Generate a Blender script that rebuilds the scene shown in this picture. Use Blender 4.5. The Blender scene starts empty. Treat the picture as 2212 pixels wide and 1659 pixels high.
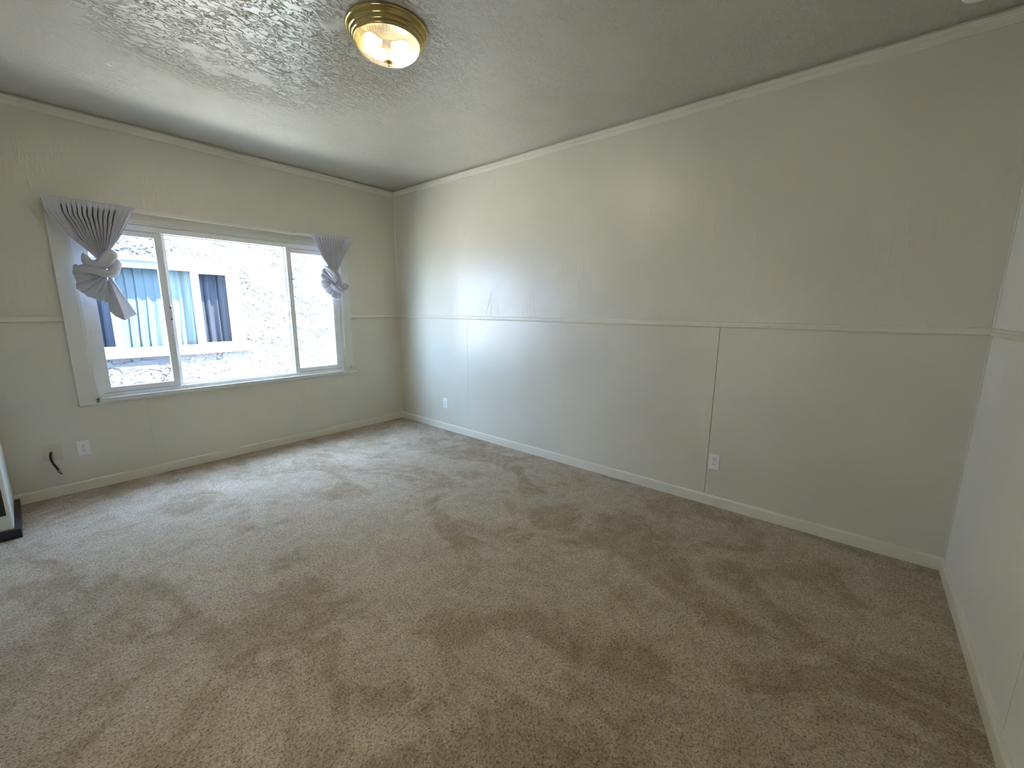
import bpy, bmesh, math, random
import numpy as np
from mathutils import Vector, Matrix
random.seed(4)
PI = math.pi
SC = bpy.context.scene
COL = SC.collection

# ------------------------------------------------------------------ camera
cam_data = bpy.data.cameras.new('camera')
cam = bpy.data.objects.new('camera', cam_data); COL.objects.link(cam)
yaw, pitch, roll = math.radians(39.88271), math.radians(-10.32751), math.radians(0.40706)
f = Vector((math.cos(pitch)*math.cos(yaw), math.cos(pitch)*math.sin(yaw), math.sin(pitch)))
r = f.cross(Vector((0, 0, 1))).normalized(); u = r.cross(f)
r2 = r*math.cos(roll)+u*math.sin(roll); u2 = -r*math.sin(roll)+u*math.cos(roll)
M = Matrix((r2, u2, -f)).transposed().to_4x4(); M.translation = Vector((-3.05247, -4.37967, 1.38106))
cam.matrix_world = M
cam_data.sensor_width = 36.0; cam_data.lens = 890.87/2212*36.0; cam_data.clip_start = 0.02
SC.camera = cam

# ------------------------------------------------------------------ world, sun, exposure
w = bpy.data.worlds.new('sky'); SC.world = w; w.use_nodes = True
bg = w.node_tree.nodes['Background']
bg.inputs[0].default_value = (0.46, 0.66, 1.0, 1); bg.inputs[1].default_value = 6.8   # open clear sky
sun_d = bpy.data.lights.new('sun', 'SUN'); sun_d.energy = 32.0; sun_d.angle = math.radians(0.6)
sun_d.color = (1.0, 0.93, 0.80)
sun = bpy.data.objects.new('sun', sun_d); COL.objects.link(sun)
sun.rotation_euler = Vector((-0.36, 0.40, -1.28)).to_track_quat('-Z', 'Y').to_euler()
# unseen warm fill lamp, added in the doorway opening beside the camera
ad = bpy.data.lights.new('doorway_fill', 'AREA'); ad.shape = 'RECTANGLE'; ad.size = 0.8; ad.size_y = 1.9
ad.energy = 2.6; ad.color = (1.0, 0.86, 0.62)
ao = bpy.data.objects.new('doorway_fill', ad); COL.objects.link(ao)
ao.location = (-3.62, -3.35, 1.05); ao.rotation_euler = (0, math.radians(-90), 0)
vs = SC.view_settings
vs.view_transform = 'Standard'; vs.look = 'None'; vs.gamma = 1.0; vs.use_curve_mapping = False
vs.exposure = 2.35

# ------------------------------------------------------------------ dimensions (metres)
H = 2.7206            # ceiling
LY = -4.8784          # wall_right plane
WX = -3.46            # wall_front plane
ZR = 1.287            # chair rail centre
TW = 0.14             # wall thickness

# ------------------------------------------------------------------ helpers
def tag(o, label=None, cat=None, group=None, kind=None):
    if label: o['label'] = label
    if cat: o['category'] = cat
    if group: o['group'] = group
    if kind: o['kind'] = kind
    return o
def empty(name, loc=(0, 0, 0)):
    o = bpy.data.objects.new(name, None); COL.objects.link(o); o.location = loc
    o.empty_display_size = 0.05
    return o
def link(name, me, mat, parent=None, smooth=False):
    o = bpy.data.objects.new(name, me); COL.objects.link(o)
    if mat: me.materials.append(mat)
    if smooth:
        for p in me.polygons: p.use_smooth = True
    if parent:
        o.parent = parent
        q = parent; off = Vector((0, 0, 0))
        while q: off += q.location; q = q.parent
        o.location = -off                # meshes are written in room coordinates
    return o
class MB:
    def __init__(s): s.bm = bmesh.new()
    def box(s, x0, x1, y0, y1, z0, z1, bev=0):
        v = [s.bm.verts.new((x, y, z)) for x in (x0, x1) for y in (y0, y1) for z in (z0, z1)]
        F = [(0, 1, 3, 2), (4, 6, 7, 5), (0, 4, 5, 1), (2, 3, 7, 6), (0, 2, 6, 4), (1, 5, 7, 3)]
        fs = [s.bm.faces.new([v[i] for i in f_]) for f_ in F]
        if bev:
            es = {e for f_ in fs for e in f_.edges}
            bmesh.ops.bevel(s.bm, geom=list(es), offset=bev, segments=2, affect='EDGES', profile=0.6)
        return s
    def prism(s, pts, fn, a, b):          # polygon pts (p,q) -> fn(p,q,t)
        A = [s.bm.verts.new(fn(p, q, a)) for p, q in pts]; B = [s.bm.verts.new(fn(p, q, b)) for p, q in pts]
        n = len(pts)
        s.bm.faces.new(A); s.bm.faces.new(B[::-1])
        for i in range(n): s.bm.faces.new((A[i], B[i], B[(i+1) % n], A[(i+1) % n]))
        return s
    def frame(s, x0, x1, z0, z1, X0, X1, Z0, Z1, y0, y1, bev=0):   # ring between outer and inner rectangle
        s.box(x0, X0, y0, y1, z0, z1, bev); s.box(X1, x1, y0, y1, z0, z1, bev)
        s.box(X0, X1, y0, y1, z0, Z0, bev); s.box(X0, X1, y0, y1, Z1, z1, bev)
        return s
    def lathe(s, prof, c, n=64, rib=None):
        rings = []
        for k, (rr, z) in enumerate(prof):
            if rr < 1e-5: rings.append([s.bm.verts.new((c[0], c[1], c[2]+z))]); continue
            ring = []
            for i in range(n):
                a = 2*PI*i/n; q = rr*(1+(rib(i, k) if rib else 0))
                ring.append(s.bm.verts.new((c[0]+q*math.cos(a), c[1]+q*math.sin(a), c[2]+z)))
            rings.append(ring)
        for A, B in zip(rings, rings[1:]):
            for i in range(n):
                j = (i+1) % n
                a0, a1 = (A[0], A[0]) if len(A) == 1 else (A[i], A[j])
                b0, b1 = (B[0], B[0]) if len(B) == 1 else (B[i], B[j])
                vs_ = []
                for v in (a0, a1, b1, b0):
                    if v not in vs_: vs_.append(v)
                if len(vs_) > 2: s.bm.faces.new(vs_)
        return s
    def tube(s, pts, rad, n=10, cap=True):
        pts = [Vector(p) for p in pts]; rings = []
        for i, p in enumerate(pts):
            t = (pts[min(i+1, len(pts)-1)]-pts[max(i-1, 0)]).normalized()
            a = t.orthogonal() if i == 0 else (a-t*a.dot(t)); a.normalize(); b = t.cross(a)
            rr = rad[i] if hasattr(rad, '__len__') else rad
            rings.append([s.bm.verts.new(p+(a*math.cos(2*PI*k/n)+b*math.sin(2*PI*k/n))*rr) for k in range(n)])
        for A, B in zip(rings, rings[1:]):
            for k in range(n): s.bm.faces.new((A[k], A[(k+1) % n], B[(k+1) % n], B[k]))
        if cap: s.bm.faces.new(rings[0][::-1]); s.bm.faces.new(rings[-1])
        return s
    def build(s, name, mat, parent=None, smooth=False, angle=None):
        bmesh.ops.recalc_face_normals(s.bm, faces=s.bm.faces)
        me = bpy.data.meshes.new(name); s.bm.to_mesh(me); s.bm.free()
        o = link(name, me, mat, parent, smooth)
        if angle: me.set_sharp_from_angle(angle=math.radians(angle))
        return o
def grid_mesh(name, P, mat, parent=None, smooth=True, thick=0, wrap=False):
    """P: array (nv, nu, 3)"""
    nv, nu, _ = P.shape
    me = bpy.data.meshes.new(name)
    i = np.arange(nv-1)[:, None]*nu; j = np.arange(nu-1)[None, :]
    a = i+j; F = np.stack([a, a+1, a+nu+1, a+nu], -1).reshape(-1, 4)
    if wrap:
        a = np.arange(nv-1)*nu; G = np.stack([a+nu-1, a, a+nu, a+2*nu-1], -1); F = np.vstack([F, G])
    me.vertices.add(nv*nu); me.vertices.foreach_set('co', P.reshape(-1).astype(np.float32))
    me.loops.add(F.size); me.loops.foreach_set('vertex_index', F.reshape(-1).astype(np.int32))
    me.polygons.add(len(F)); me.polygons.foreach_set('loop_start', (np.arange(len(F))*4).astype(np.int32))
    me.update(calc_edges=True); me.validate()
    o = link(name, me, mat, parent, smooth)
    if thick:
        m = o.modifiers.new('thickness', 'SOLIDIFY'); m.thickness = thick; m.offset = 0
    return o

# ------------------------------------------------------------------ materials
def new_mat(name):
    m = bpy.data.materials.new(name); m.use_nodes = True
    return m, m.node_tree, m.node_tree.nodes['Principled BSDF']
def N(nt, t, **kw):
    n = nt.nodes.new(t)
    for k, v in kw.items():
        if k in n.inputs: n.inputs[k].default_value = v
        else: setattr(n, k, v)
    return n
def coords(nt, scale=(1, 1, 1)):
    tc = N(nt, 'ShaderNodeNewGeometry'); mp = N(nt, 'ShaderNodeMapping')
    mp.inputs['Scale'].default_value = scale
    nt.links.new(tc.outputs['Position'], mp.inputs['Vector'])
    return mp.outputs[0]
def noise(nt, vec, scale, detail=4, rough=0.5, dist=0.0):
    n = N(nt, 'ShaderNodeTexNoise', Scale=scale, Detail=detail, Roughness=rough, Distortion=dist)
    nt.links.new(vec, n.inputs['Vector']); return n.outputs['Fac']
def ramp(nt, fac, stops):
    n = nt.nodes.new('ShaderNodeValToRGB'); e = n.color_ramp.elements
    while len(e) < len(stops): e.new(0.5)
    for el, (p, c) in zip(e, stops):
        el.position = p; el.color = (c, c, c, 1) if not hasattr(c, '__len__') else (*c, 1)
    nt.links.new(fac, n.inputs[0]); return n.outputs[0]
def math_(nt, op, a, b=None, c=None):
    n = nt.nodes.new('ShaderNodeMath'); n.operation = op
    for k, v in enumerate((a, b, c)):
        if v is None: continue
        if hasattr(v, 'is_output'): nt.links.new(v, n.inputs[k])
        else: n.inputs[k].default_value = v
    return n.outputs[0]
def mixc(nt, fac, a, b, mode='MIX'):
    n = nt.nodes.new('ShaderNodeMix'); n.data_type = 'RGBA'; n.blend_type = mode
    for k, v in ((0, fac), (6, a), (7, b)):
        if hasattr(v, 'is_output'): nt.links.new(v, n.inputs[k])
        else: n.inputs[k].default_value = v if k == 0 else (*v, 1)
    return n.outputs[2]
def bump(nt, h, strength, dist, normal=None):
    n = N(nt, 'ShaderNodeBump', Strength=strength, Distance=dist)
    nt.links.new(h, n.inputs['Height'])
    if normal: nt.links.new(normal, n.inputs['Normal'])
    return n.outputs[0]
def simple(name, col, rough=0.5, metal=0, spec=0.5, bscale=0, bstr=0.1):
    m, nt, b = new_mat(name)
    v = coords(nt)
    c = mixc(nt, ramp(nt, noise(nt, v, 9, 3), [(0.3, 0), (0.7, 1)]), tuple(x*0.95 for x in col), tuple(min(1, x*1.04) for x in col))
    nt.links.new(c, b.inputs['Base Color'])
    b.inputs['Roughness'].default_value = rough; b.inputs['Metallic'].default_value = metal
    b.inputs['Specular IOR Level'].default_value = spec
    if bscale:
        nt.links.new(bump(nt, noise(nt, v, bscale, 3), bstr, 0.002), b.inputs['Normal'])
    return m
CREAM = (0.65, 0.62, 0.52)
def wall_paint(name, streaks, base=CREAM, rough=0.33):
    m, nt, b = new_mat(name)
    v = coords(nt)
    c = mixc(nt, ramp(nt, noise(nt, v, 1.3, 3), [(0.35, 0), (0.65, 1)]), tuple(x*0.96 for x in base), tuple(x*1.03 for x in base))
    nt.links.new(c, b.inputs['Base Color'])
    b.inputs['IOR'].default_value = 1.65
    rr = ramp(nt, noise(nt, v, 2.0, 3), [(0.2, rough-0.02), (0.8, rough+0.06)])
    nt.links.new(rr, b.inputs['Roughness'])
    peel = noise(nt, v, 260, 2)
    nrm = bump(nt, peel, 0.22, 0.0012)
    if streaks:
        sv = coords(nt, (1, 1, 0.16))
        s1 = ramp(nt, noise(nt, sv, 34, 4, 0.6, 0.4), [(0.50, 0), (0.70, 1)])
        msk = ramp(nt, noise(nt, v, 2.6, 3), [(0.46, 0.0), (0.62, 1)])
        s = math_(nt, 'MULTIPLY', s1, msk)
        nrm = bump(nt, s, 0.55, 0.004, nrm)
        big = noise(nt, coords(nt, (1, 1, 0.5)), 5, 3)
        nrm = bump(nt, big, 0.25, 0.012, nrm)
    nt.links.new(nrm, b.inputs['Normal'])
    return m
M_wall = wall_paint('cream_gloss_wall_paint', True)
M_panel = wall_paint('cream_panel_paint', False)
M_wall_lit = wall_paint('window_lit_wall_paint', True, (0.80, 0.785, 0.72), 0.38)  # wall_right: window light falling on it is put into a lighter paint colour
M_panel_lit = wall_paint('window_lit_panel_paint', False, (0.80, 0.785, 0.72), 0.38)  # same lightened colour for its lower panels
M_trim = wall_paint('cream_trim_paint', False, (0.72, 0.69, 0.585), 0.3)
M_white = simple('white_vinyl', (0.80, 0.81, 0.82), 0.35)
M_winpaint = wall_paint('white_window_paint', False, (0.68, 0.67, 0.61), 0.32)
M_plate = simple('white_plastic', (0.84, 0.84, 0.82), 0.3)
M_cplate = simple('painted_plate', (0.62, 0.58, 0.46), 0.4)
M_dark = simple('dark_slot', (0.015, 0.015, 0.018), 0.5)
M_black = simple('black_rubber', (0.012, 0.012, 0.016), 0.45)
M_steel = simple('steel', (0.35, 0.35, 0.36), 0.3, 1.0)
M_cab = simple('white_enamel', (0.72, 0.72, 0.68), 0.28)
M_sub = simple('wall_core', (0.30, 0.28, 0.22), 0.9)
M_brass = simple('polished_brass', (0.50, 0.39, 0.16), 0.14, 1.0)

def ceiling_mat():
    m, nt, b = new_mat('troweled_ceiling_paint')
    v = coords(nt)
    base = (0.54, 0.52, 0.45)
    c = mixc(nt, ramp(nt, noise(nt, v, 1.1, 3), [(0.35, 0), (0.65, 1)]), tuple(x*0.96 for x in base), tuple(x*1.03 for x in base))
    nt.links.new(c, b.inputs['Base Color'])
    b.inputs['Roughness'].default_value = 0.24; b.inputs['IOR'].default_value = 2.2
    sv = coords(nt, (0.6, 1.0, 1))
    n1 = noise(nt, sv, 30, 5, 0.66, 1.0)
    ridge = math_(nt, 'ABSOLUTE', math_(nt, 'SUBTRACT', n1, 0.5))
    rd = ramp(nt, ridge, [(0.0, 0), (0.035, 1)])
    msk = ramp(nt, noise(nt, v, 3.0, 4, 0.6), [(0.34, 0), (0.46, 1)])
    # a patch of rougher repair plaster between the lamp and the window
    dn = N(nt, 'ShaderNodeVectorMath'); dn.operation = 'DISTANCE'; dn.inputs[1].default_value = (-2.1, -1.95, H)
    nt.links.new(v, dn.inputs[0])
    near = ramp(nt, dn.outputs['Value'], [(0.25, 1.0), (0.95, 0.10)])
    msk = math_(nt, 'MULTIPLY', msk, near)
    crack = math_(nt, 'SUBTRACT', 1.0, math_(nt, 'MULTIPLY', math_(nt, 'SUBTRACT', 1.0, rd), msk))
    nrm = bump(nt, noise(nt, v, 90, 3), 0.18, 0.002)
    nrm = bump(nt, noise(nt, sv, 4.5, 4, 0.55, 0.7), 0.18, 0.015, nrm)
    nrm = bump(nt, crack, 1.0, 0.0055, nrm)
    nt.links.new(nrm, b.inputs['Normal'])
    return m
M_ceil = ceiling_mat()

def carpet_mat():
    m, nt, b = new_mat('beige_cut_pile_carpet')
    v = coords(nt)
    sv = coords(nt, (1.0, 0.75, 1))
    # brushed patches of pile: vacuum strokes and footprints, lay shading mixed into the colour
    n1 = noise(nt, sv, 1.7, 6, 0.62, 1.3)
    p1 = ramp(nt, n1, [(0.44, 0), (0.485, 0.5), (0.515, 0.95), (0.62, 1)])
    n2 = noise(nt, v, 7.0, 5, 0.6, 1.6)
    p2 = ramp(nt, n2, [(0.36, 0), (0.62, 1)])
    n3 = noise(nt, v, 0.9, 2)
    p = math_(nt, 'ADD', math_(nt, 'MULTIPLY', p1, 0.45), math_(nt, 'MULTIPLY', p2, 0.40))
    p = math_(nt, 'ADD', p, math_(nt, 'MULTIPLY', n3, 0.3))
    c = mixc(nt, p, (0.43, 0.30, 0.165), (0.80, 0.66, 0.49))
    # tufts; shade in the gaps between them is darkened into the colour
    vo = N(nt, 'ShaderNodeTexVoronoi', Scale=210.0); vo.feature = 'F1'
    dv = N(nt, 'ShaderNodeVectorMath'); dv.operation = 'ADD'
    nz = N(nt, 'ShaderNodeTexNoise', Scale=60.0, Detail=2.0); nt.links.new(v, nz.inputs['Vector'])
    sc = N(nt, 'ShaderNodeVectorMath'); sc.operation = 'SCALE'; sc.inputs['Scale'].default_value = 0.018
    nt.links.new(nz.outputs['Color'], sc.inputs[0]); nt.links.new(v, dv.inputs[0]); nt.links.new(sc.outputs[0], dv.inputs[1])
    nt.links.new(dv.outputs[0], vo.inputs['Vector'])
    clump = noise(nt, v, 115, 3, 0.6, 0.6)
    t = ramp(nt, clump, [(0.34, 0.42), (0.50, 0.92), (0.68, 1.12)])
    tuft = ramp(nt, vo.outputs['Distance'], [(0.1, 1.08), (0.75, 0.70)])
    c = mixc(nt, 1.0, c, t, 'MULTIPLY'); c = mixc(nt, 1.0, c, tuft, 'MULTIPLY')
    nt.links.new(c, b.inputs['Base Color'])
    b.inputs['Roughness'].default_value = 0.95; b.inputs['Specular IOR Level'].default_value = 0.15
    b.inputs['Sheen Weight'].default_value = 0.25; b.inputs['Sheen Roughness'].default_value = 0.5
    nrm = bump(nt, math_(nt, 'SUBTRACT', 1.0, vo.outputs['Distance']), 0.7, 0.004)
    nrm = bump(nt, clump, 1.0, 0.009, nrm)
    nrm = bump(nt, p, 0.5, 0.01, nrm)
    nt.links.new(nrm, b.inputs['Normal'])
    return m
M_carpet = carpet_mat()

def thin_fresnel(nt, ior):
    # same reflectance on the entering and the leaving face of a thin pane (no refraction is modelled)
    g = N(nt, 'ShaderNodeNewGeometry'); fr = nt.nodes.new('ShaderNodeFresnel')
    nt.links.new(math_(nt, 'ADD', math_(nt, 'MULTIPLY', g.outputs['Backfacing'], 1/ior-ior), ior), fr.inputs['IOR'])
    return fr
def glass_mat(name, tint, refl_rough=0.02):
    m = bpy.data.materials.new(name); m.use_nodes = True; nt = m.node_tree
    out = nt.nodes['Material Output']; nt.nodes.remove(nt.nodes['Principled BSDF'])
    tr = N(nt, 'ShaderNodeBsdfTransparent', Color=(*tint, 1)); gl = N(nt, 'ShaderNodeBsdfGlossy', Roughness=refl_rough)
    fr = thin_fresnel(nt, 1.3); mx = nt.nodes.new('ShaderNodeMixShader')
    nt.links.new(fr.outputs[0], mx.inputs[0]); nt.links.new(tr.outputs[0], mx.inputs[1]); nt.links.new(gl.outputs[0], mx.inputs[2])
    nt.links.new(mx.outputs[0], out.inputs[0])
    return m
M_glass = glass_mat('clear_pane', (0.97, 0.98, 0.98))
M_glass_screen = glass_mat('screened_pane', (0.72, 0.76, 0.82))
M_glass_green = glass_mat('greenish_pane', (0.86, 0.93, 0.95))

def fabric_mat(name, col, trans=0.35):
    m, nt, b = new_mat(name)
    v = coords(nt)
    c = mixc(nt, noise(nt, v, 14, 3), tuple(x*0.92 for x in col), col)
    nt.links.new(c, b.inputs['Base Color']); b.inputs['Roughness'].default_value = 0.8
    b.inputs['Specular IOR Level'].default_value = 0.2
    wv = noise(nt, v, 700, 2); nt.links.new(bump(nt, wv, 0.2, 0.001), b.inputs['Normal'])
    tl = N(nt, 'ShaderNodeBsdfTranslucent'); nt.links.new(c, tl.inputs['Color'])
    mx = nt.nodes.new('ShaderNodeMixShader'); mx.inputs[0].default_value = trans
    nt.links.new(b.outputs[0], mx.inputs[1]); nt.links.new(tl.outputs[0], mx.inputs[2])
    nt.links.new(mx.outputs[0], nt.nodes['Material Output'].inputs[0])
    return m
M_fabric = fabric_mat('grey_lilac_fabric', (0.60, 0.60, 0.67), 0.08)
M_sheer = fabric_mat('pale_blue_sheer', (0.30, 0.29, 0.28), 0.4)
M_sheer2 = fabric_mat('slate_blue_sheer', (0.17, 0.165, 0.17), 0.4)

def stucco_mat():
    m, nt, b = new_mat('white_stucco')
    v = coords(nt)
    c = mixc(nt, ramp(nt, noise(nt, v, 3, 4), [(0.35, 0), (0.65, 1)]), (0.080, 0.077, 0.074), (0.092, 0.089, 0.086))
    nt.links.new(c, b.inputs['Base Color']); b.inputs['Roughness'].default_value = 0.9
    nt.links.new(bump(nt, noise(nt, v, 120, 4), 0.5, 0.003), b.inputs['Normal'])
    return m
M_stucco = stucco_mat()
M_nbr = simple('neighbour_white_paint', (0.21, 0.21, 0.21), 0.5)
M_concrete = simple('concrete', (0.36, 0.35, 0.33), 0.9, 0, 0.2, 60, 0.3)

# ================================================================== THE SETTING
def S(o): o['kind'] = 'structure'; return o
# floor
fl = MB().box(WX-0.9, 0.0, LY, 0.0, -0.12, -0.012).build('floor', M_sub); S(fl)
mb = MB(); mb.box(WX-0.9, 0.0, LY, 0.0, -0.012, 0.0)
cp = mb.build('carpet', M_carpet, fl); cp['label'] = 'beige cut-pile carpet with brushed patches'
S(MB().box(WX-1.2, TW, LY-TW, TW, H, H+0.16).build('ceiling', M_ceil))

# window opening in wall_left
OX0, OX1, OZ0, OZ1 = -2.745, -0.715, 0.672, 2.012
PT = 0.008     # lower sheets are set proud of the recessed wall core
wl = MB()
wl.box(WX-TW, OX0, 0, TW, ZR, H).box(OX1, TW, 0, TW, ZR, H).box(OX0, OX1, 0, TW, OZ1, H)
wl.box(WX-TW, OX0, PT, TW, -0.12, ZR).box(OX1, TW, PT, TW, -0.12, ZR).box(OX0, OX1, PT, TW, -0.12, OZ0)
wall_left = S(wl.build('wall_left', M_wall))
xz = lambda y0: (lambda p, q, t: (p, t, q))
for pts in ([(WX, 0), (-2.4462, 0), (-2.4462, 0.668), (-2.75, 0.668), (-2.75, ZR), (WX, ZR)],
            [(-2.4457, 0), (-1.2233, 0), (-1.2233, 0.668), (-2.4457, 0.668)],
            [(-1.2228, 0), (-0.0, 0), (-0.0, ZR), (-0.71, ZR), (-0.71, 0.668), (-1.2228, 0.668)]):
    MB().prism(pts, lambda p, q, t: (p, t, q), 0.0, PT).build('wall_panel', M_panel, wall_left)
# wall_back (the long wall, x = 0)
wb = MB().box(0, TW, LY-TW, 0.0, ZR, H).box(PT, TW, LY-TW, 0.0, -0.12, ZR)
wall_back = S(wb.build('wall_back', M_wall))
seams = [0.0, -1.2098, -2.4411, -3.6555, LY]
proud = [0, 0, 0.0022, 0.0]
for i in range(4):
    a, b_ = seams[i], seams[i+1]
    MB().box(-proud[i], PT, b_+0.0010, a-0.0010, 0, ZR, 0.0006).build('wall_panel', M_panel, wall_back)
# wall_right (close behind the camera)
wr = MB().box(WX-1.2, 0.0, LY-TW, LY, ZR, H).box(WX-1.2, 0.0, LY-TW, LY-PT, -0.12, ZR)
wall_right = S(wr.build('wall_right', M_wall_lit))
for a, b_ in ((0, -1.22), (-1.22, -2.44), (-2.44, WX)):
    MB().box(b_+0.0015, a-0.0015, LY-PT, LY, 0, ZR).build('wall_panel', M_panel_lit, wall_right)
# wall_front (behind the camera's left shoulder) with a doorway added for the fill lamp
wf = MB().box(WX-TW, WX, -2.9, 0, -0.12, H).box(WX-TW, WX, LY, -3.8, -0.12, H).box(WX-TW, WX, -3.8, -2.9, 2.05, H)
S(wf.build('wall_front', M_wall))
# small lobby beyond the doorway keeps the room closed
lb = MB().box(WX-1.2, WX-1.1, LY, 0, -0.12, H).box(WX-1.1, WX-TW, -2.5, -2.4, 0, H).box(WX-1.1, WX-TW, -4.3, -4.2, 0, H)
S(lb.build('wall_lobby', M_wall))

# mouldings ------------------------------------------------------------------
def run(name, prof, wall, a, b, mat=M_trim):
    fn = {'back': lambda d, z, t: (-d, t, z), 'left': lambda d, z, t: (t, -d, z), 'right': lambda d, z, t: (t, LY+d, z),
          'front': lambda d, z, t: (WX+d, t, z)}[wall]
    return S(MB().prism(prof, fn, a, b).build(name, mat))
crown = [(0, 2.652), (0.006, 2.652), (0.011, 2.656), (0.012, 2.679), (0.0155, 2.681), (0.0155, 2.685), (0.018, 2.687), (0.019, 2.704), (0.014, 2.708), (0.004, 2.709), (0, 2.709)]
bead = [(0, 2.709), (0.006, 2.7095), (0.004, H), (0, H)]
rail = [(0, 1.268), (0.007, 1.2685), (0.012, 1.272), (0.014, 1.279), (0.0125, 1.287), (0.009, 1.290), (0.009, 1.298), (0.006, 1.303), (0, 1.305)]
base = [(0, 0), (0.012, 0), (0.012, 0.064), (0.010, 0.071), (0.005, 0.075), (0, 0.076)]
base_r = [(0, 0), (0.014, 0), (0.014, 0.058), (0.012, 0.064), (0.0085, 0.066), (0.0085, 0.073), (0.006, 0.079), (0, 0.081)]
run('trim_1', crown, 'left', WX, 0.0); run('trim_2', crown, 'back', LY, 0.0); run('trim_3', crown, 'right', WX, 0.0)
run('trim_4', rail, 'left', WX, -2.826); run('trim_5', rail, 'left', -0.637, 0.0)
run('trim_6', rail, 'back', LY, 0.0); run('trim_7', rail, 'right', WX, 0.0)
run('baseboard_left', base, 'left', WX, 0.0); run('baseboard_back', base, 'back', LY, 0.0)
run('baseboard_right', base_r, 'right', WX, 0.0)
# caulked corner bead between wall_left and wall_back, ragged paint line between wall_back and wall_right
S(MB().prism([(0, 0), (-0.008, 0), (-0.0055, -0.0055), (0, -0.008)], lambda p, q, t: (p, q, t), 1.305, 2.652).build('trim_8', M_trim))
pts = [(-0.003-0.0008*math.sin(k*1.7), LY+0.003+0.0008*math.sin(k*2.9+1), 0.08+k*(2.57/60)) for k in range(61)]
S(MB().tube(pts, [0.0032+0.0012*abs(math.sin(k*0.83)) for k in range(61)], 6).build('trim_9', M_trim, None, True))

# ------------------------------------------------------------------ the window
win = empty('window_1', (-1.73, 0, 0.65)); S(win)
cs = MB()
X0, X1, Z0, Z1 = -2.825, -0.638, 0.648, 2.085      # casing outline
x0, x1, z0, z1 = -2.722, -0.738, 0.690, 2.000      # daylight of the casing
cs.box(X0, x0-0.012, -0.020, 0.0, Z0, Z1, 0.002).box(x1+0.012, X1, -0.020, 0.0, z0, Z1, 0.002)
cs.box(x0-0.012, x1+0.012, -0.020, 0.0, z1+0.012, 2.034, 0.002).box(x0-0.012, x1+0.012, -0.012, 0.0, 2.034, 2.046, 0.001).box(x0-0.012, x1+0.012, -0.004, 0.0, 2.046, Z1)
cs.build('casing', M_winpaint, win)
st = MB().box(x0-0.012, x0-0.001, -0.013, 0.02, z0, z1+0.012, 0.001).box(x1+0.001, x1+0.012, -0.013, 0.02, z0, z1+0.012, 0.001)
st.box(x0-0.001, x1+0.001, -0.013, 0.02, z1+0.001, z1+0.012, 0.001)
st.build('stop_moulding', M_winpaint, win)
MB().box(-2.715, -0.608, -0.034, 0.004, 0.660, 0.690, 0.003).box(-2.735, X1, -0.018, 0.0, 0.648, 0.660, 0.002).build('window_sill', M_winpaint, win)
fr = MB()
fr.frame(x0, x1, z0, z1, -2.682, -0.775, 0.718, 1.955, 0.004, 0.052, 0.0015)
fr.frame(x0, x1, z0, z1, -2.672, -0.785, 0.728, 1.947, 0.052, 0.112, 0.0015)
fr.build('window_frame', M_white, win)
MB().box(-2.238, -2.178, 0.056, 0.108, 0.728, 1.947, 0.002).build('mullion', M_white, win)
MB().box(-1.272, -1.222, 0.056, 0.108, 0.728, 1.947, 0.002).build('mullion', M_white, win)
fp = MB().box(-2.178, -1.272, 0.070, 0.075, 0.728, 1.947).build('fixed_pane', M_glass, win)
sl = MB().frame(-2.682, -2.204, 0.720, 1.953, -2.638, -2.252, 0.762, 1.912, 0.014, 0.050, 0.0025).build('sliding_sash', M_white, win)
MB().box(-2.638, -2.252, 0.030, 0.034, 0.762, 1.912).build('pane', M_glass_screen, sl)
lt = MB().box(-2.2065, -2.200, 0.004, 0.014, 1.27, 1.375, 0.002).build('latch', M_white, sl)
for z in (1.276, 1.369):
    MB().box(-2.214, -2.201, 0.006, 0.013, z-0.007, z+0.007, 0.001).build('screw', M_dark, sl)
sr = MB().frame(-1.258, -0.775, 0.720, 1.953, -1.214, -0.817, 0.762, 1.911, 0.014, 0.050, 0.0025).build('sliding_sash', M_white, win)
MB().box(-1.214, -0.817, 0.030, 0.034, 0.762, 1.911).build('pane', M_glass_green, sr)
MB().tube([(-1.262, 0.03, 1.262), (-1.272, 0.028, 1.274), (-1.276, 0.026, 1.307), (-1.272, 0.028, 1.34), (-1.262, 0.03, 1.352)], 0.007, 8).build('latch', M_white, sr, True)
MB().box(-1.225, -1.196, 0.004, 0.013, 1.652, 1.661, 0.001).build('vent_stop', M_dark, sr)
# reveal lining outside the frame
rv = MB().frame(OX0-0.0, OX1+0.0, OZ0, OZ1, OX0+0.02, OX1-0.02, OZ0+0.02, OZ1-0.02, 0.112, TW+0.01)
rv.build('exterior_trim', M_white, win)

# ================================================================== NEXT HOUSE, seen through the window
house = empty('neighbouring_house', (-1.7, 1.9, -0.4))
tag(house, 'next-door house with white lace-textured stucco wall seen through the window', 'house')
NY = 1.9
def val_noise(X, Z, s, seed):
    rng = np.random.RandomState(seed); T = rng.rand(256, 256)
    x = X*s; z = Z*s; xi = np.floor(x).astype(int); zi = np.floor(z).astype(int); fx = x-xi; fz = z-zi
    fx = fx*fx*(3-2*fx); fz = fz*fz*(3-2*fz)
    g = lambda a, b_: T[a % 256, b_ % 256]
    return (g(xi, zi)*(1-fx)+g(xi+1, zi)*fx)*(1-fz)+(g(xi, zi+1)*(1-fx)+g(xi+1, zi+1)*fx)*fz
def fbm(X, Z, s, seed, o=4):
    h = 0; a = 0.5
    for k in range(o): h = h+a*val_noise(X, Z, s*2**k, seed+k); a *= 0.5
    return h
def sstep(a, b_, x): t = np.clip((x-a)/(b_-a), 0, 1); return t*t*(3-2*t)
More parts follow.
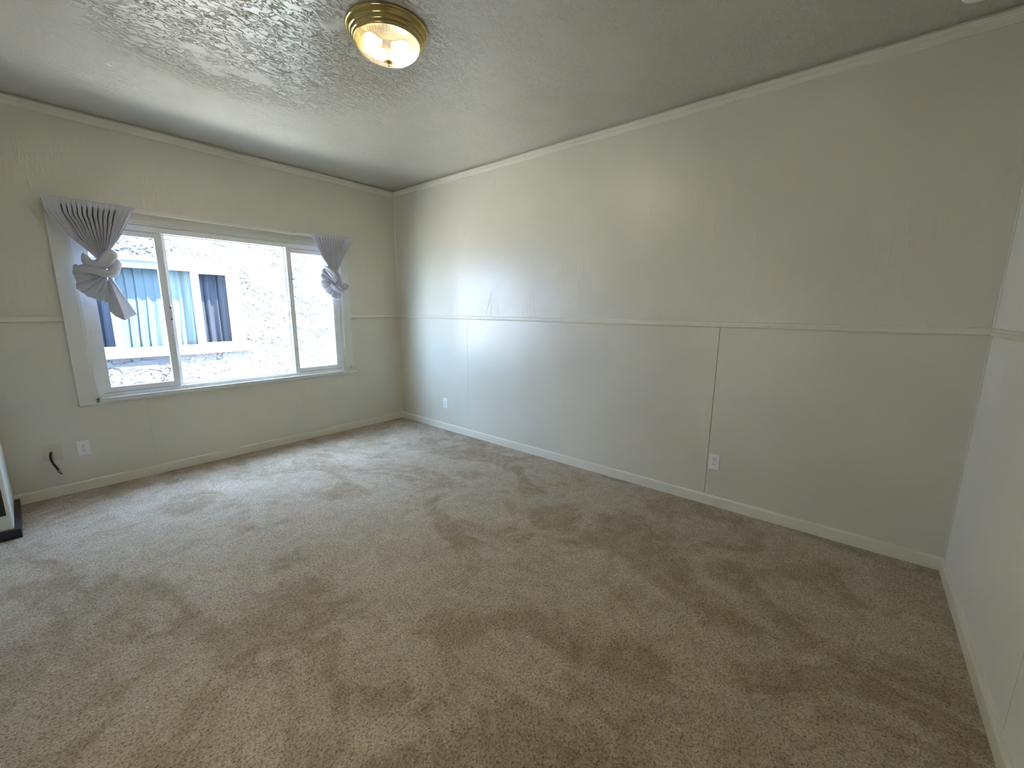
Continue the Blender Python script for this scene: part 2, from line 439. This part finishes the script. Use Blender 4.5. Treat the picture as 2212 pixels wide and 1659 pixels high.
def stucco(name, xa, xb, za, zb, step, parent):
    nx = int((xb-xa)/step)+1; nz = int((zb-za)/step)+1
    X, Z = np.meshgrid(np.linspace(xa, xb, nx), np.linspace(za, zb, nz))
    wx = fbm(X, Z, 7, 30)*0.12; wz = fbm(X, Z, 7, 40)*0.12
    msk = sstep(0.37, 0.45, fbm(X, Z, 5.0, 50, 3)); msk2 = sstep(0.40, 0.48, fbm(X, Z, 6.0, 60, 3))
    h1 = fbm((X+wx)*0.65, Z+wz, 15.0, 1, 5); h2 = fbm(X*0.7+wz, Z+wx, 27.0, 11, 4)
    line = np.clip(1-np.abs(h1-0.47)/0.013, 0, 1)*msk; line2 = np.clip(1-np.abs(h2-0.48)/0.019, 0, 1)*msk2
    h = 0.004*sstep(0.465, 0.480, h1)+0.003*sstep(0.535, 0.55, h1)*msk-0.016*line-0.011*line2+0.003*fbm(X, Z, 60, 21, 2)
    P = np.stack([X, NY-h+0.004, Z], -1)
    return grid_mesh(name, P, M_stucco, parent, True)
# wall around the window hole (-2.80..-1.09, 0.83..1.90)
HX0, HX1, HZ0, HZ1 = -2.82, -1.10, 0.835, 1.900
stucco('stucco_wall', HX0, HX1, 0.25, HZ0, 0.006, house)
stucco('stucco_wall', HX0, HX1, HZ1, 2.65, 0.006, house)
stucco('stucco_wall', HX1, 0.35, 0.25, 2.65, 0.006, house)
mb = MB().box(-3.25, HX0, NY, NY+0.2, -0.4, 2.75).box(-3.25, -3.05, NY+0.2, NY+6, -0.4, 2.75).box(0.35, 8, NY, NY+0.2, -0.4, 2.75)
mb.box(HX0, 0.35, NY, NY+0.2, 2.65, 2.75).box(HX0, 0.35, NY, NY+0.2, -0.4, 0.25)
mb.box(HX1, 0.35, NY+0.02, NY+0.2, 0.25, 2.65).box(HX0, HX1, NY+0.02, NY+0.2, 0.25, HZ0).box(HX0, HX1, NY+0.02, NY+0.2, HZ1, 2.65)
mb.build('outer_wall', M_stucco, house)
MB().box(HX0-0.2, HX1+0.2, NY+0.75, NY+0.8, 0.3, 2.4).box(HX0-0.2, HX0-0.15, NY+0.2, NY+0.75, 0.3, 2.4).box(HX1+0.15, HX1+0.2, NY+0.2, NY+0.75, 0.3, 2.4).box(HX0-0.2, HX1+0.2, NY+0.2, NY+0.8, 2.35, 2.4).box(HX0-0.2, HX1+0.2, NY+0.2, NY+0.8, 0.3, 0.35).build('room_interior', M_concrete, house)
nf = MB()
nf.frame(HX0, HX1-0.004, HZ0, HZ1, -2.72, -1.187, 0.875, 1.875, NY-0.030, NY+0.05, 0.003)       # flat surround
nf.frame(-2.72, -1.187, 0.875, 1.875, -2.675, -1.232, 0.918, 1.800, NY-0.012, NY+0.05, 0.003)   # sash frame
nwin = nf.build('window_frame', M_nbr, house)
nwin['label'] = 'white framed sliding window of the next house'
MB().box(-2.353, -2.296, NY-0.016, NY+0.03, 0.918, 1.80, 0.003).build('mullion', M_nbr, nwin)
MB().box(-1.615, -1.545, NY-0.020, NY+0.03, 0.918, 1.80, 0.003).build('mullion', M_nbr, nwin)
MB().box(-2.675, -2.353, NY+0.012, NY+0.016, 0.918, 1.80).build('pane', M_glass_screen, nwin)
MB().box(-2.296, -1.615, NY+0.012, NY+0.016, 0.918, 1.80).build('pane', M_glass_green, nwin)
MB().box(-1.545, -1.232, NY+0.012, NY+0.016, 0.918, 1.80).build('pane', M_glass_screen, nwin)
MB().frame(-1.545, -1.232, 0.918, 1.80, -1.535, -1.252, 0.938, 1.775, NY-0.008, NY+0.006, 0.001).build('insect_screen_frame', M_nbr, nwin)
MB().frame(-2.675, -2.353, 0.918, 1.80, -2.66, -2.366, 0.938, 1.775, NY-0.008, NY+0.006, 0.001).build('insect_screen_frame', M_nbr, nwin)
MB().box(-2.86, -1.060, NY-0.034, NY, 0.806, 0.842, 0.004).build('window_sill', M_nbr, house)
MB().box(-2.86, -1.125, NY-0.045, NY, 1.882, 1.908, 0.004).box(-2.86, -1.11, NY-0.035, NY, 1.908, 1.935, 0.003).build('head_flashing', M_nbr, house)

def drapes(name, xa, xb, y, za, zb, n, amp, mat, seed, gather=0.0):
    U = np.linspace(0, 1, 240)[None, :]; V = np.linspace(0, 1, 40)[:, None]
    rng = np.random.RandomState(seed); ph = rng.rand(4)*6
    k = U+0.012*np.sin(5*V+ph[0])+0.03*np.sin(7*U+ph[1])
    w = np.sin(2*PI*n*k+ph[2])*0.6+np.sin(2*PI*n*1.73*k+ph[3]+1.5*V)*0.4
    X = xa+(xb-xa)*(U+gather*V*(U-0.5)*-1)+0.012*np.cos(2*PI*n*k)+0*V
    Y = y+amp*w*(0.5+0.5*V)
    Z = zb+(za-zb)*V+0*U
    return grid_mesh(name, np.stack([X, Y+0*X, Z+0*X], -1), mat, None, True, 0.001)
o = drapes('sheer_curtain', -2.34, -1.58, NY+0.09, 0.86, 1.86, 8, 0.014, M_sheer, 3)
tag(o, 'pale blue sheer curtain behind the middle pane of the next house window', 'curtain', 'curtains of the neighbouring window')
o = drapes('sheer_curtain', -1.555, -1.22, NY+0.10, 0.86, 1.86, 5, 0.024, M_sheer2, 8)
tag(o, 'dark slate-blue curtain behind the screened right pane of the next house window', 'curtain', 'curtains of the neighbouring window')
o = drapes('sheer_curtain', -2.70, -2.36, NY+0.10, 0.86, 1.86, 4, 0.018, M_sheer2, 5)
tag(o, 'dark blue curtain behind the narrow left pane of the next house window', 'curtain', 'curtains of the neighbouring window')
S(MB().box(-30, 8, TW, 30, -0.5, -0.3).build('ground', M_concrete))

# ================================================================== CURTAIN ROD AND CURTAINS
rod = empty('curtain_rod', (-1.72, 0, 2.085))
tag(rod, 'long flat white curtain rod across the top of the window casing', 'curtain rod')
RY = -0.080
MB().box(-2.828, -0.600, RY, RY+0.009, 2.074, 2.103, 0.003).build('rod', M_winpaint, rod)
for x in (-2.828, -0.606):
    MB().box(x, x+0.006, RY+0.004, 0.0, 2.076, 2.101, 0.001).build('rod_return', M_winpaint, rod)
MB().box(-1.735, -1.715, RY+0.006, 0.0, 2.080, 2.100, 0.001).build('rod_bracket', M_winpaint, rod)

def poly(pts, t):
    pts = np.array(pts, float); d = np.r_[0, np.cumsum(np.linalg.norm(np.diff(pts, axis=0), axis=1))]; d /= d[-1]
    return np.stack([np.interp(t, d, pts[:, k]) for k in range(pts.shape[1])], -1)
def fan(name, L, R, yc, n, amp0, amp1, parent, seed=1, nu=640, nv=60):
    V = np.linspace(0, 1, nv); U = np.linspace(0, 1, nu)
    l = poly(L, V); rr = poly(R, V)
    rng = np.random.RandomState(seed); ph = rng.rand(6)*6.28
    P = np.zeros((nv, nu, 3))
    for i, v in enumerate(V):
        k = U+0.010*np.sin(9*U+ph[0])+0.008*v*np.sin(23*U+ph[1])
        k = np.clip((k-0.15)/0.66, 0, 1)
        g = np.abs(np.sin(PI*n*k))                       # 1 in the gap between pleats
        gap = np.clip((g-0.60)/0.14, 0, 1)*(1-v)**0.8*min(1, max(0, (v-0.085)*16))
        soft = 0.5+0.5*np.cos(2*PI*n*k+ph[2]*v*0.4)
        fine = 0.5+0.5*np.cos(2*PI*n*1.5*U+3*v+ph[3])
        a = amp0*(1-v)+amp1*v
        y = yc[0]*(1-v)+yc[1]*v+amp0*1.15*gap+a*(0.55*soft+0.35*fine)*min(1, v*3)*0.7-0.02*np.sin(PI*U)*v
        x = l[i, 0]*(1-U)+rr[i, 0]*U+0.004*np.sin(2*PI*n*k)*(1-v)
        z = l[i, 1]*(1-U)+rr[i, 1]*U
        P[i, :, 0] = x; P[i, :, 1] = y; P[i, :, 2] = z
    return grid_mesh(name, P, M_fabric, parent, True, 0.002)
def puff(C, E, ybase, bulge, n, amp, seed=0, nu=160, nv=40, back=0.5, creases=None):
    """cloth lobe: rays from C (x,z) to outline E (x,z[,y]); returns front and back grids joined in one array"""
    E = [(e[0], e[1], e[2] if len(e) > 2 else 0.0) for e in E]
    U = np.linspace(0, 1, nu); e = poly(E, U)
    rng = np.random.RandomState(seed); ph = rng.rand(6)*6.28
    grids = []
    V = np.concatenate([np.linspace(0, 1, nv), np.linspace(1, 0, nv)[1:]])
    side = np.concatenate([np.ones(nv), -np.ones(nv-1)])
    P = np.zeros((len(V), nu, 3))
    for i, (v, s) in enumerate(zip(V, side)):
        prof = math.sin(PI*min(v, 0.999)**0.8)**0.75 if v < 1 else 0
        ends = np.sin(PI*np.clip(U, 0.0, 1.0))**0.35
        w = 0.6*np.sin(2*PI*n*U+ph[0]+0.8*v)+0.4*np.sin(2*PI*n*1.9*U+ph[1]-1.2*v)
        f_ = amp*w*min(1, v*2.2)*(1.0-0.55*v)
        b_ = bulge if s > 0 else -bulge*back
        ed = 1+0.0*U
        P[i, :, 0] = C[0]*(1-v)+e[:, 0]*v
        P[i, :, 2] = C[1]*(1-v)+e[:, 1]*v+0.006*w*v*v*(s > 0)
        P[i, :, 1] = ybase+e[:, 2]*v-(b_*prof*ends)+(f_ if s > 0 else 0)*ends
    return P
def band(path, wd, th, n=7, ridges=5, seed=0, nl=60, nc=48):
    """swept cloth roll with folds running along it"""
    path = np.array(path, float); m = len(path)
    t = np.linspace(0, m-1, nl)
    def cr(t_):
        i = int(min(max(math.floor(t_), 0), m-2)); q = t_-i
        p0, p1, p2, p3 = path[max(i-1, 0)], path[i], path[i+1], path[min(i+2, m-1)]
        return 0.5*((2*p1)+(-p0+p2)*q+(2*p0-5*p1+4*p2-p3)*q*q+(-p0+3*p1-3*p2+p3)*q**3)
    C = np.array([cr(a) for a in t]); T = np.gradient(C, axis=0); T /= np.linalg.norm(T, axis=1)[:, None]
    rng = np.random.RandomState(seed); ph = rng.rand(3)*6.28
    P = np.zeros((nl, nc, 3)); Y = np.array([0, -1.0, 0])
    for i in range(nl):
        b_ = Y-T[i]*np.dot(Y, T[i]); b_ /= np.linalg.norm(b_)+1e-9; a_ = np.cross(T[i], b_)
        q = i/(nl-1); taper = min(1, 0.35+3*q, 0.35+3*(1-q))
        w_ = np.interp(q, np.linspace(0, 1, len(wd)), wd)*taper; h_ = th*taper
        for k in range(nc):
            th_ = 2*PI*k/nc; rp = 1+0.12*math.sin(ridges*th_+ph[0]+2.0*q)-0.16*abs(math.sin(1.5*ridges*th_+ph[1]-2.2*q))**6+0.03*math.sin(9*q*PI+ph[2]+3*th_)
            P[i, k] = C[i]+a_*w_*math.cos(th_)*rp+b_*h_*math.sin(th_)*rp
    return P
def join_grids(name, items, parent, mat=M_fabric):
    V = []; F = []; off = 0
    for P, wrap in items:
        nv, nu, _ = P.shape; V.append(P.reshape(-1, 3))
        for i in range(nv-1):
            for j in range(nu if wrap else nu-1):
                F.append((off+i*nu+j, off+i*nu+(j+1) % nu, off+(i+1)*nu+(j+1) % nu, off+(i+1)*nu+j))
        if wrap:
            F.append(tuple(off+j for j in range(nu))[::-1]); F.append(tuple(off+(nv-1)*nu+j for j in range(nu)))
        off += nv*nu
    me = bpy.data.meshes.new(name); me.from_pydata(np.vstack(V).tolist(), [], F); me.validate()
    bm = bmesh.new(); bm.from_mesh(me); bmesh.ops.remove_doubles(bm, verts=bm.verts, dist=0.0004)
    bmesh.ops.recalc_face_normals(bm, faces=bm.faces); bm.to_mesh(me); bm.free()
    return link(name, me, mat, parent, True)

# left curtain
cl = empty('tied_curtain', (-2.6, -0.09, 2.1))
tag(cl, 'larger grey-lilac curtain knotted at the left end of the rod, with a pointed tail', 'curtain', 'knotted curtains at the window')
fan('pleated_drape', [(-2.835, 2.108), (-2.818, 2.002), (-2.768, 1.927), (-2.735, 1.862), (-2.658, 1.775), (-2.605, 1.700)],
    [(-2.362, 2.106), (-2.385, 2.05), (-2.422, 1.973), (-2.469, 1.881), (-2.533, 1.782), (-2.562, 1.735)], (-0.108, -0.125), 11, 0.050, 0.010, cl, 3)
K = [(band([(-2.665, -0.07, 1.755), (-2.672, -0.11, 1.725), (-2.655, -0.14, 1.675), (-2.60, -0.165, 1.672), (-2.555, -0.175, 1.725), (-2.530, -0.14, 1.745), (-2.515, -0.09, 1.70)], [0.012, 0.02, 0.030, 0.040, 0.042, 0.035, 0.03], 0.028, ridges=4, seed=2), True),
     (band([(-2.722, -0.10, 1.662), (-2.715, -0.14, 1.640), (-2.655, -0.175, 1.628), (-2.585, -0.190, 1.612), (-2.545, -0.165, 1.625), (-2.525, -0.12, 1.655), (-2.52, -0.08, 1.69)], [0.015, 0.022, 0.026, 0.026, 0.032, 0.03, 0.02], 0.026, ridges=3, seed=4), True),
     (band([(-2.530, -0.08, 1.72), (-2.520, -0.13, 1.69), (-2.535, -0.16, 1.645), (-2.548, -0.165, 1.605), (-2.56, -0.14, 1.585)], [0.02, 0.035, 0.032, 0.025, 0.015], 0.024, ridges=4, seed=6), True)]
join_grids('knot', K, cl)
tails = [(puff((-2.578, 1.600), [(-2.600, 1.665), (-2.690, 1.672), (-2.738, 1.655), (-2.748, 1.61), (-2.735, 1.55), (-2.742, 1.505), (-2.712, 1.464), (-2.656, 1.425), (-2.605, 1.405), (-2.580, 1.400), (-2.562, 1.46)], -0.125, 0.050, 8, 0.016, 5), False),
         (puff((-2.568, 1.592), [(-2.585, 1.50, 0), (-2.592, 1.344, 0), (-2.567, 1.31, -0.01), (-2.522, 1.280, -0.06), (-2.441, 1.314, 0.0), (-2.500, 1.46, 0), (-2.549, 1.590, 0)], -0.130, 0.020, 2.0, 0.008, 9, back=0.3), False)]
join_grids('curtain_tail', tails, cl)
# right curtain
crr = empty('tied_curtain', (-0.84, -0.09, 2.1))
tag(crr, 'smaller grey-lilac curtain tied in a compact knot at the right end of the rod', 'curtain', 'knotted curtains at the window')
fan('pleated_drape', [(-1.052, 2.109), (-1.046, 2.075), (-1.005, 1.99), (-0.959, 1.885), (-0.916, 1.818), (-0.880, 1.752)],
    [(-0.598, 2.109), (-0.629, 2.06), (-0.667, 1.991), (-0.743, 1.875), (-0.800, 1.775), (-0.830, 1.725)], (-0.108, -0.125), 10, 0.046, 0.010, crr, 7)
K = [(band([(-0.935, -0.06, 1.80), (-0.920, -0.12, 1.775), (-0.890, -0.165, 1.735), (-0.865, -0.18, 1.690), (-0.855, -0.16, 1.645), (-0.835, -0.12, 1.60)], [0.02, 0.03, 0.04, 0.042, 0.038, 0.025], 0.026, ridges=4, seed=12), True),
     (band([(-0.840, -0.08, 1.745), (-0.822, -0.12, 1.715), (-0.812, -0.15, 1.67), (-0.835, -0.17, 1.625), (-0.875, -0.165, 1.60)], [0.02, 0.024, 0.022, 0.022, 0.018], 0.02, ridges=3, seed=14), True),
     (band([(-0.905, -0.10, 1.66), (-0.90, -0.15, 1.615), (-0.865, -0.18, 1.572), (-0.81, -0.175, 1.552), (-0.765, -0.14, 1.575)], [0.015, 0.022, 0.024, 0.024, 0.02], 0.02, ridges=3, seed=16), True),
     (band([(-0.83, -0.13, 1.622), (-0.795, -0.16, 1.612), (-0.757, -0.155, 1.600), (-0.735, -0.12, 1.592)], [0.016, 0.03, 0.034, 0.022], 0.03, ridges=4, seed=18), True)]
join_grids('knot', K, crr)
tails = [(puff((-0.860, 1.640), [(-0.930, 1.790), (-0.970, 1.760), (-0.992, 1.690), (-0.978, 1.665), (-0.993, 1.640), (-0.988, 1.595), (-0.938, 1.530), (-0.890, 1.492), (-0.845, 1.470), (-0.812, 1.464), (-0.790, 1.50), (-0.785, 1.56)], -0.115, 0.040, 7, 0.012, 15), False)]
join_grids('curtain_tail', tails, crr)

# ================================================================== CEILING LIGHT
LC = (-1.69, -2.43, H)
lamp = empty('ceiling_light', LC)
tag(lamp, 'round brass flush-mount ceiling light with a ribbed glass dome, switched on', 'ceiling light')
MB().lathe([(0, 0), (0.192, 0), (0.197, -0.004), (0.198, -0.010), (0.194, -0.015), (0.189, -0.016), (0.187, -0.021), (0.186, -0.030), (0.181, -0.037), (0.175, -0.039), (0.174, -0.046), (0.171, -0.052), (0.164, -0.054), (0.163, -0.060), (0.159, -0.064), (0.1545, -0.064), (0.153, -0.050), (0.14, -0.012), (0.0, -0.010)], LC, 96).build('canopy', M_brass, lamp, True, 50)
def shade_glass():
    m = bpy.data.materials.new('ribbed_glass'); m.use_nodes = True; nt = m.node_tree
    nt.nodes.remove(nt.nodes['Principled BSDF']); out = nt.nodes['Material Output']
    tr = N(nt, 'ShaderNodeBsdfTransparent', Color=(0.93, 0.97, 0.97, 1)); gl = N(nt, 'ShaderNodeBsdfGlossy', Roughness=0.08)
    tl = N(nt, 'ShaderNodeBsdfTranslucent', Color=(0.9, 0.95, 0.95, 1))
    fr_ = thin_fresnel(nt, 1.4); m1 = nt.nodes.new('ShaderNodeMixShader'); m2 = nt.nodes.new('ShaderNodeMixShader')
    m1.inputs[0].default_value = 0.02
    # pressed ribs: refracted light and dark stripes tinted into the glass colour
    g = N(nt, 'ShaderNodeNewGeometry'); sb = N(nt, 'ShaderNodeVectorMath'); sb.operation = 'SUBTRACT'; sb.inputs[1].default_value = LC
    nt.links.new(g.outputs['Position'], sb.inputs[0]); sp = nt.nodes.new('ShaderNodeSeparateXYZ'); nt.links.new(sb.outputs[0], sp.inputs[0])
    an = math_(nt, 'ARCTAN2', sp.outputs[1], sp.outputs[0])
    st_ = math_(nt, 'MULTIPLY_ADD', math_(nt, 'SINE', math_(nt, 'MULTIPLY', an, 72.0)), 0.5, 0.5)
    nt.links.new(mixc(nt, st_, (0.42, 0.47, 0.46), (0.92, 0.97, 0.97)), tr.inputs['Color'])
    nt.links.new(tr.outputs[0], m1.inputs[1]); nt.links.new(tl.outputs[0], m1.inputs[2])
    nt.links.new(fr_.outputs[0], m2.inputs[0]); nt.links.new(m1.outputs[0], m2.inputs[1]); nt.links.new(gl.outputs[0], m2.inputs[2])
    nt.links.new(m2.outputs[0], out.inputs[0])
    return m
prof = []
for k in range(21):
    a = (k/20)*PI/2; prof.append((0.153*math.cos(a)**0.9 if k < 20 else 0.0, -0.058-0.078*math.sin(a)))
prof = [(0.1535, -0.052)]+prof
MB().lathe(prof, LC, 288, rib=lambda i, k: (0.010 if i % 4 < 2 else -0.004)*(1 if 2 < k < 15 else 0)).build('glass_shade', shade_glass(), lamp, True)
MB().lathe([(0, -0.132), (0.012, -0.134), (0.0185, -0.138), (0.0185, -0.142), (0.013, -0.147), (0.006, -0.149), (0.005, -0.152), (0.0075, -0.156), (0.006, -0.161), (0, -0.163)], LC, 32).build('finial', M_brass, lamp, True)
def emis(name, col, s):
    m, nt, b = new_mat(name); b.inputs['Emission Color'].default_value = (*col, 1); b.inputs['Emission Strength'].default_value = s
    b.inputs['Base Color'].default_value = (0.9, 0.9, 0.9, 1); return m
for (dx, dy, col, s, nm) in ((-0.070, 0.035, (1.0, 0.60, 0.25), 28.0, 'warm amber bulb'), (0.060, -0.030, (1.0, 0.96, 0.86), 100, 'cool white bulb')):
    c = (LC[0]+dx, LC[1]+dy, LC[2]-0.062)
    ax = Vector((dx, dy, 0)).normalized()
    pts = [Vector(c)+ax*t for t in (-0.048, -0.040, -0.028, -0.014, 0.0, 0.012, 0.022, 0.030, 0.035, 0.0375)]
    b_ = MB().tube([tuple(p) for p in pts], [0.012, 0.013, 0.017, 0.0235, 0.0275, 0.0275, 0.024, 0.017, 0.009, 0.002], 28).build('bulb', emis(nm.replace(' ', '_'), col, s), lamp, True)
    b_['label'] = nm

# ================================================================== SMOKE ALARM
sa = empty('smoke_alarm', (-0.279, -4.607, H))
tag(sa, 'round white smoke alarm on the ceiling at the top right corner', 'smoke alarm')
SL = (-0.279, -4.607, H)
MB().lathe([(0, 0), (0.070, 0), (0.071, -0.006), (0.069, -0.011), (0, -0.011)], SL, 48).build('mounting_base', M_plate, sa, True, 40)
MB().lathe([(0, -0.011), (0.062, -0.011), (0.066, -0.015), (0.066, -0.026), (0.060, -0.034), (0.040, -0.038), (0, -0.039)], SL, 48).build('cover', M_plate, sa, True, 40)
g = MB()
for k in range(10):
    a = 2*PI*k/10
    c0 = Vector((SL[0]+0.0655*math.cos(a), SL[1]+0.0655*math.sin(a), H-0.020))
    t = Vector((-math.sin(a), math.cos(a), 0)); n_ = Vector((math.cos(a), math.sin(a), 0))
    for q in (0,):
        vs_ = [c0+t*sx*0.012+Vector((0, 0, sz*0.003))+n_*o_ for o_ in (-0.003, 0.001) for sz in (-1, 1) for sx in (-1, 1)]
        vv = [g.bm.verts.new(v) for v in vs_]
        for f_ in ((0, 1, 3, 2), (4, 6, 7, 5), (0, 4, 5, 1), (2, 3, 7, 6), (0, 2, 6, 4), (1, 5, 7, 3)): g.bm.faces.new([vv[i] for i in f_])
g.build('vent_slot', M_dark, sa)

# ================================================================== OUTLETS, CABLE PLATE
def outlet(c, wall, label):
    """c: centre on the wall face; local: a across, z up, d off the wall"""
    t = empty('wall_outlet', c); tag(t, label, 'outlet', 'white duplex outlets low on the walls')
    fn = (lambda a, z, d: (c[0]+a, c[1]-d, c[2]+z)) if wall == 'left' else (lambda a, z, d: (c[0]-d, c[1]-a, c[2]+z))
    def bx(m, a0, a1, z0, z1, d0, d1, bev=0):
        p = fn(a0, z0, d0); q = fn(a1, z1, d1)
        m.box(min(p[0], q[0]), max(p[0], q[0]), min(p[1], q[1]), max(p[1], q[1]), min(p[2], q[2]), max(p[2], q[2]), bev)
    m = MB(); bx(m, -0.035, 0.035, -0.0575, 0.0575, 0, 0.0055, 0.002); m.build('cover_plate', M_plate, t)
    for s in (-1, 1):
        m = MB(); pts = []
        for k in range(20):
            a = 2*PI*k/20; pts.append((max(-0.0145, min(0.0145, 0.0175*math.cos(a))), s*0.0195+0.0135*math.sin(a)))
        m.prism(pts, lambda p, q, tt: fn(p, q, tt), 0.004, 0.0078)
        rc = m.build('receptacle', M_plate, t)
        m = MB(); z = s*0.0195
        bx(m, -0.0078, -0.0050, z-0.002, z+0.0065, 0.0076, 0.0082); bx(m, 0.0050, 0.0078, z-0.001, z+0.0065, 0.0076, 0.0082)
        bx(m, -0.0022, 0.0022, z-0.0095, z-0.0055, 0.0076, 0.0082)
        m.build('slot', M_dark, rc)
    m = MB(); m.prism([(0.003*math.cos(k*PI/5), 0.003*math.sin(k*PI/5)) for k in range(10)], lambda p, q, tt: fn(p, q, tt), 0.005, 0.0068); m.build('screw', M_steel, t)
    return t
outlet((-2.843, 0.0, 0.328), 'left', 'white outlet on the window wall, right of the blank plate with the cable')
outlet((0.0, -0.838, 0.315), 'back', 'white outlet on the long wall, near the far corner by the window')
outlet((0.0, -3.700, 0.327), 'back', 'white outlet on the long wall, at the nearest panel seam')
bp_ = empty('blank_plate', (-3.0, 0, 0.332))
tag(bp_, 'cream painted cover plate low on the window wall, with a black cable coming out', 'cover plate')
MB().box(-3.043, -2.957, -0.006, 0, 0.273, 0.391, 0.002).build('cover_plate', M_cplate, bp_)
for z in (0.290, 0.374): MB().box(-3.003, -2.997, -0.0072, -0.005, z-0.003, z+0.003, 0.001).build('screw', M_cplate, bp_)
cb = empty('coaxial_cable', (-3.008, -0.008, 0.336))
tag(cb, 'short black cable hanging from the cream cover plate on the window wall', 'cable')
P_ = [(-3.008, -0.0075, 0.336), (-3.010, -0.022, 0.334), (-3.014, -0.034, 0.318), (-3.014, -0.038, 0.288), (-3.008, -0.040, 0.258), (-2.997, -0.042, 0.228), (-2.988, -0.044, 0.202)]
MB().tube(P_, 0.0068, 10).build('cable', M_black, cb, True)
MB().tube([(-2.990, -0.0436, 0.207), (-2.988, -0.044, 0.200), (-2.982, -0.045, 0.183)], 0.0088, 8).build('connector', M_steel, cb)
MB().tube([(-2.982, -0.045, 0.183), (-2.979, -0.0455, 0.174)], 0.005, 8).build('connector_pin', M_black, cb)

hk = empty('tieback_hook', (-0.683, -0.02, 0.722))
tag(hk, 'tiny dark metal hook at the bottom right of the window casing', 'hook')
MB().tube([(-0.683, -0.020, 0.712), (-0.683, -0.034, 0.714), (-0.686, -0.040, 0.724), (-0.694, -0.040, 0.738)], 0.0035, 6).build('hook', M_steel, hk)
MB().tube([(-0.683, -0.034, 0.716), (-0.674, -0.036, 0.734)], 0.003, 6).build('prong', M_steel, hk)

# ================================================================== WHITE CABINET at the left edge
cbn = empty('heater_cabinet', (-3.34, -0.32, 0))
tag(cbn, 'white enamelled cabinet with dark upright slot and black plinth, at the left picture edge', 'cabinet')
MB().box(WX+0.002, -3.217, -0.618, -0.016, 0.055, 1.25, 0.010).build('body', M_cab, cbn)
MB().box(WX+0.002, -3.192, -0.640, -0.030, 0.0, 0.056, 0.004).build('plinth', M_black, cbn)
MB().box(-3.40, -3.275, -0.630, -0.618, 0.145, 1.15, 0.004).build('door', M_cab, cbn)
MB().box(-3.262, -3.236, -0.6205, -0.612, 0.150, 1.10).build('slot', M_dark, cbn)
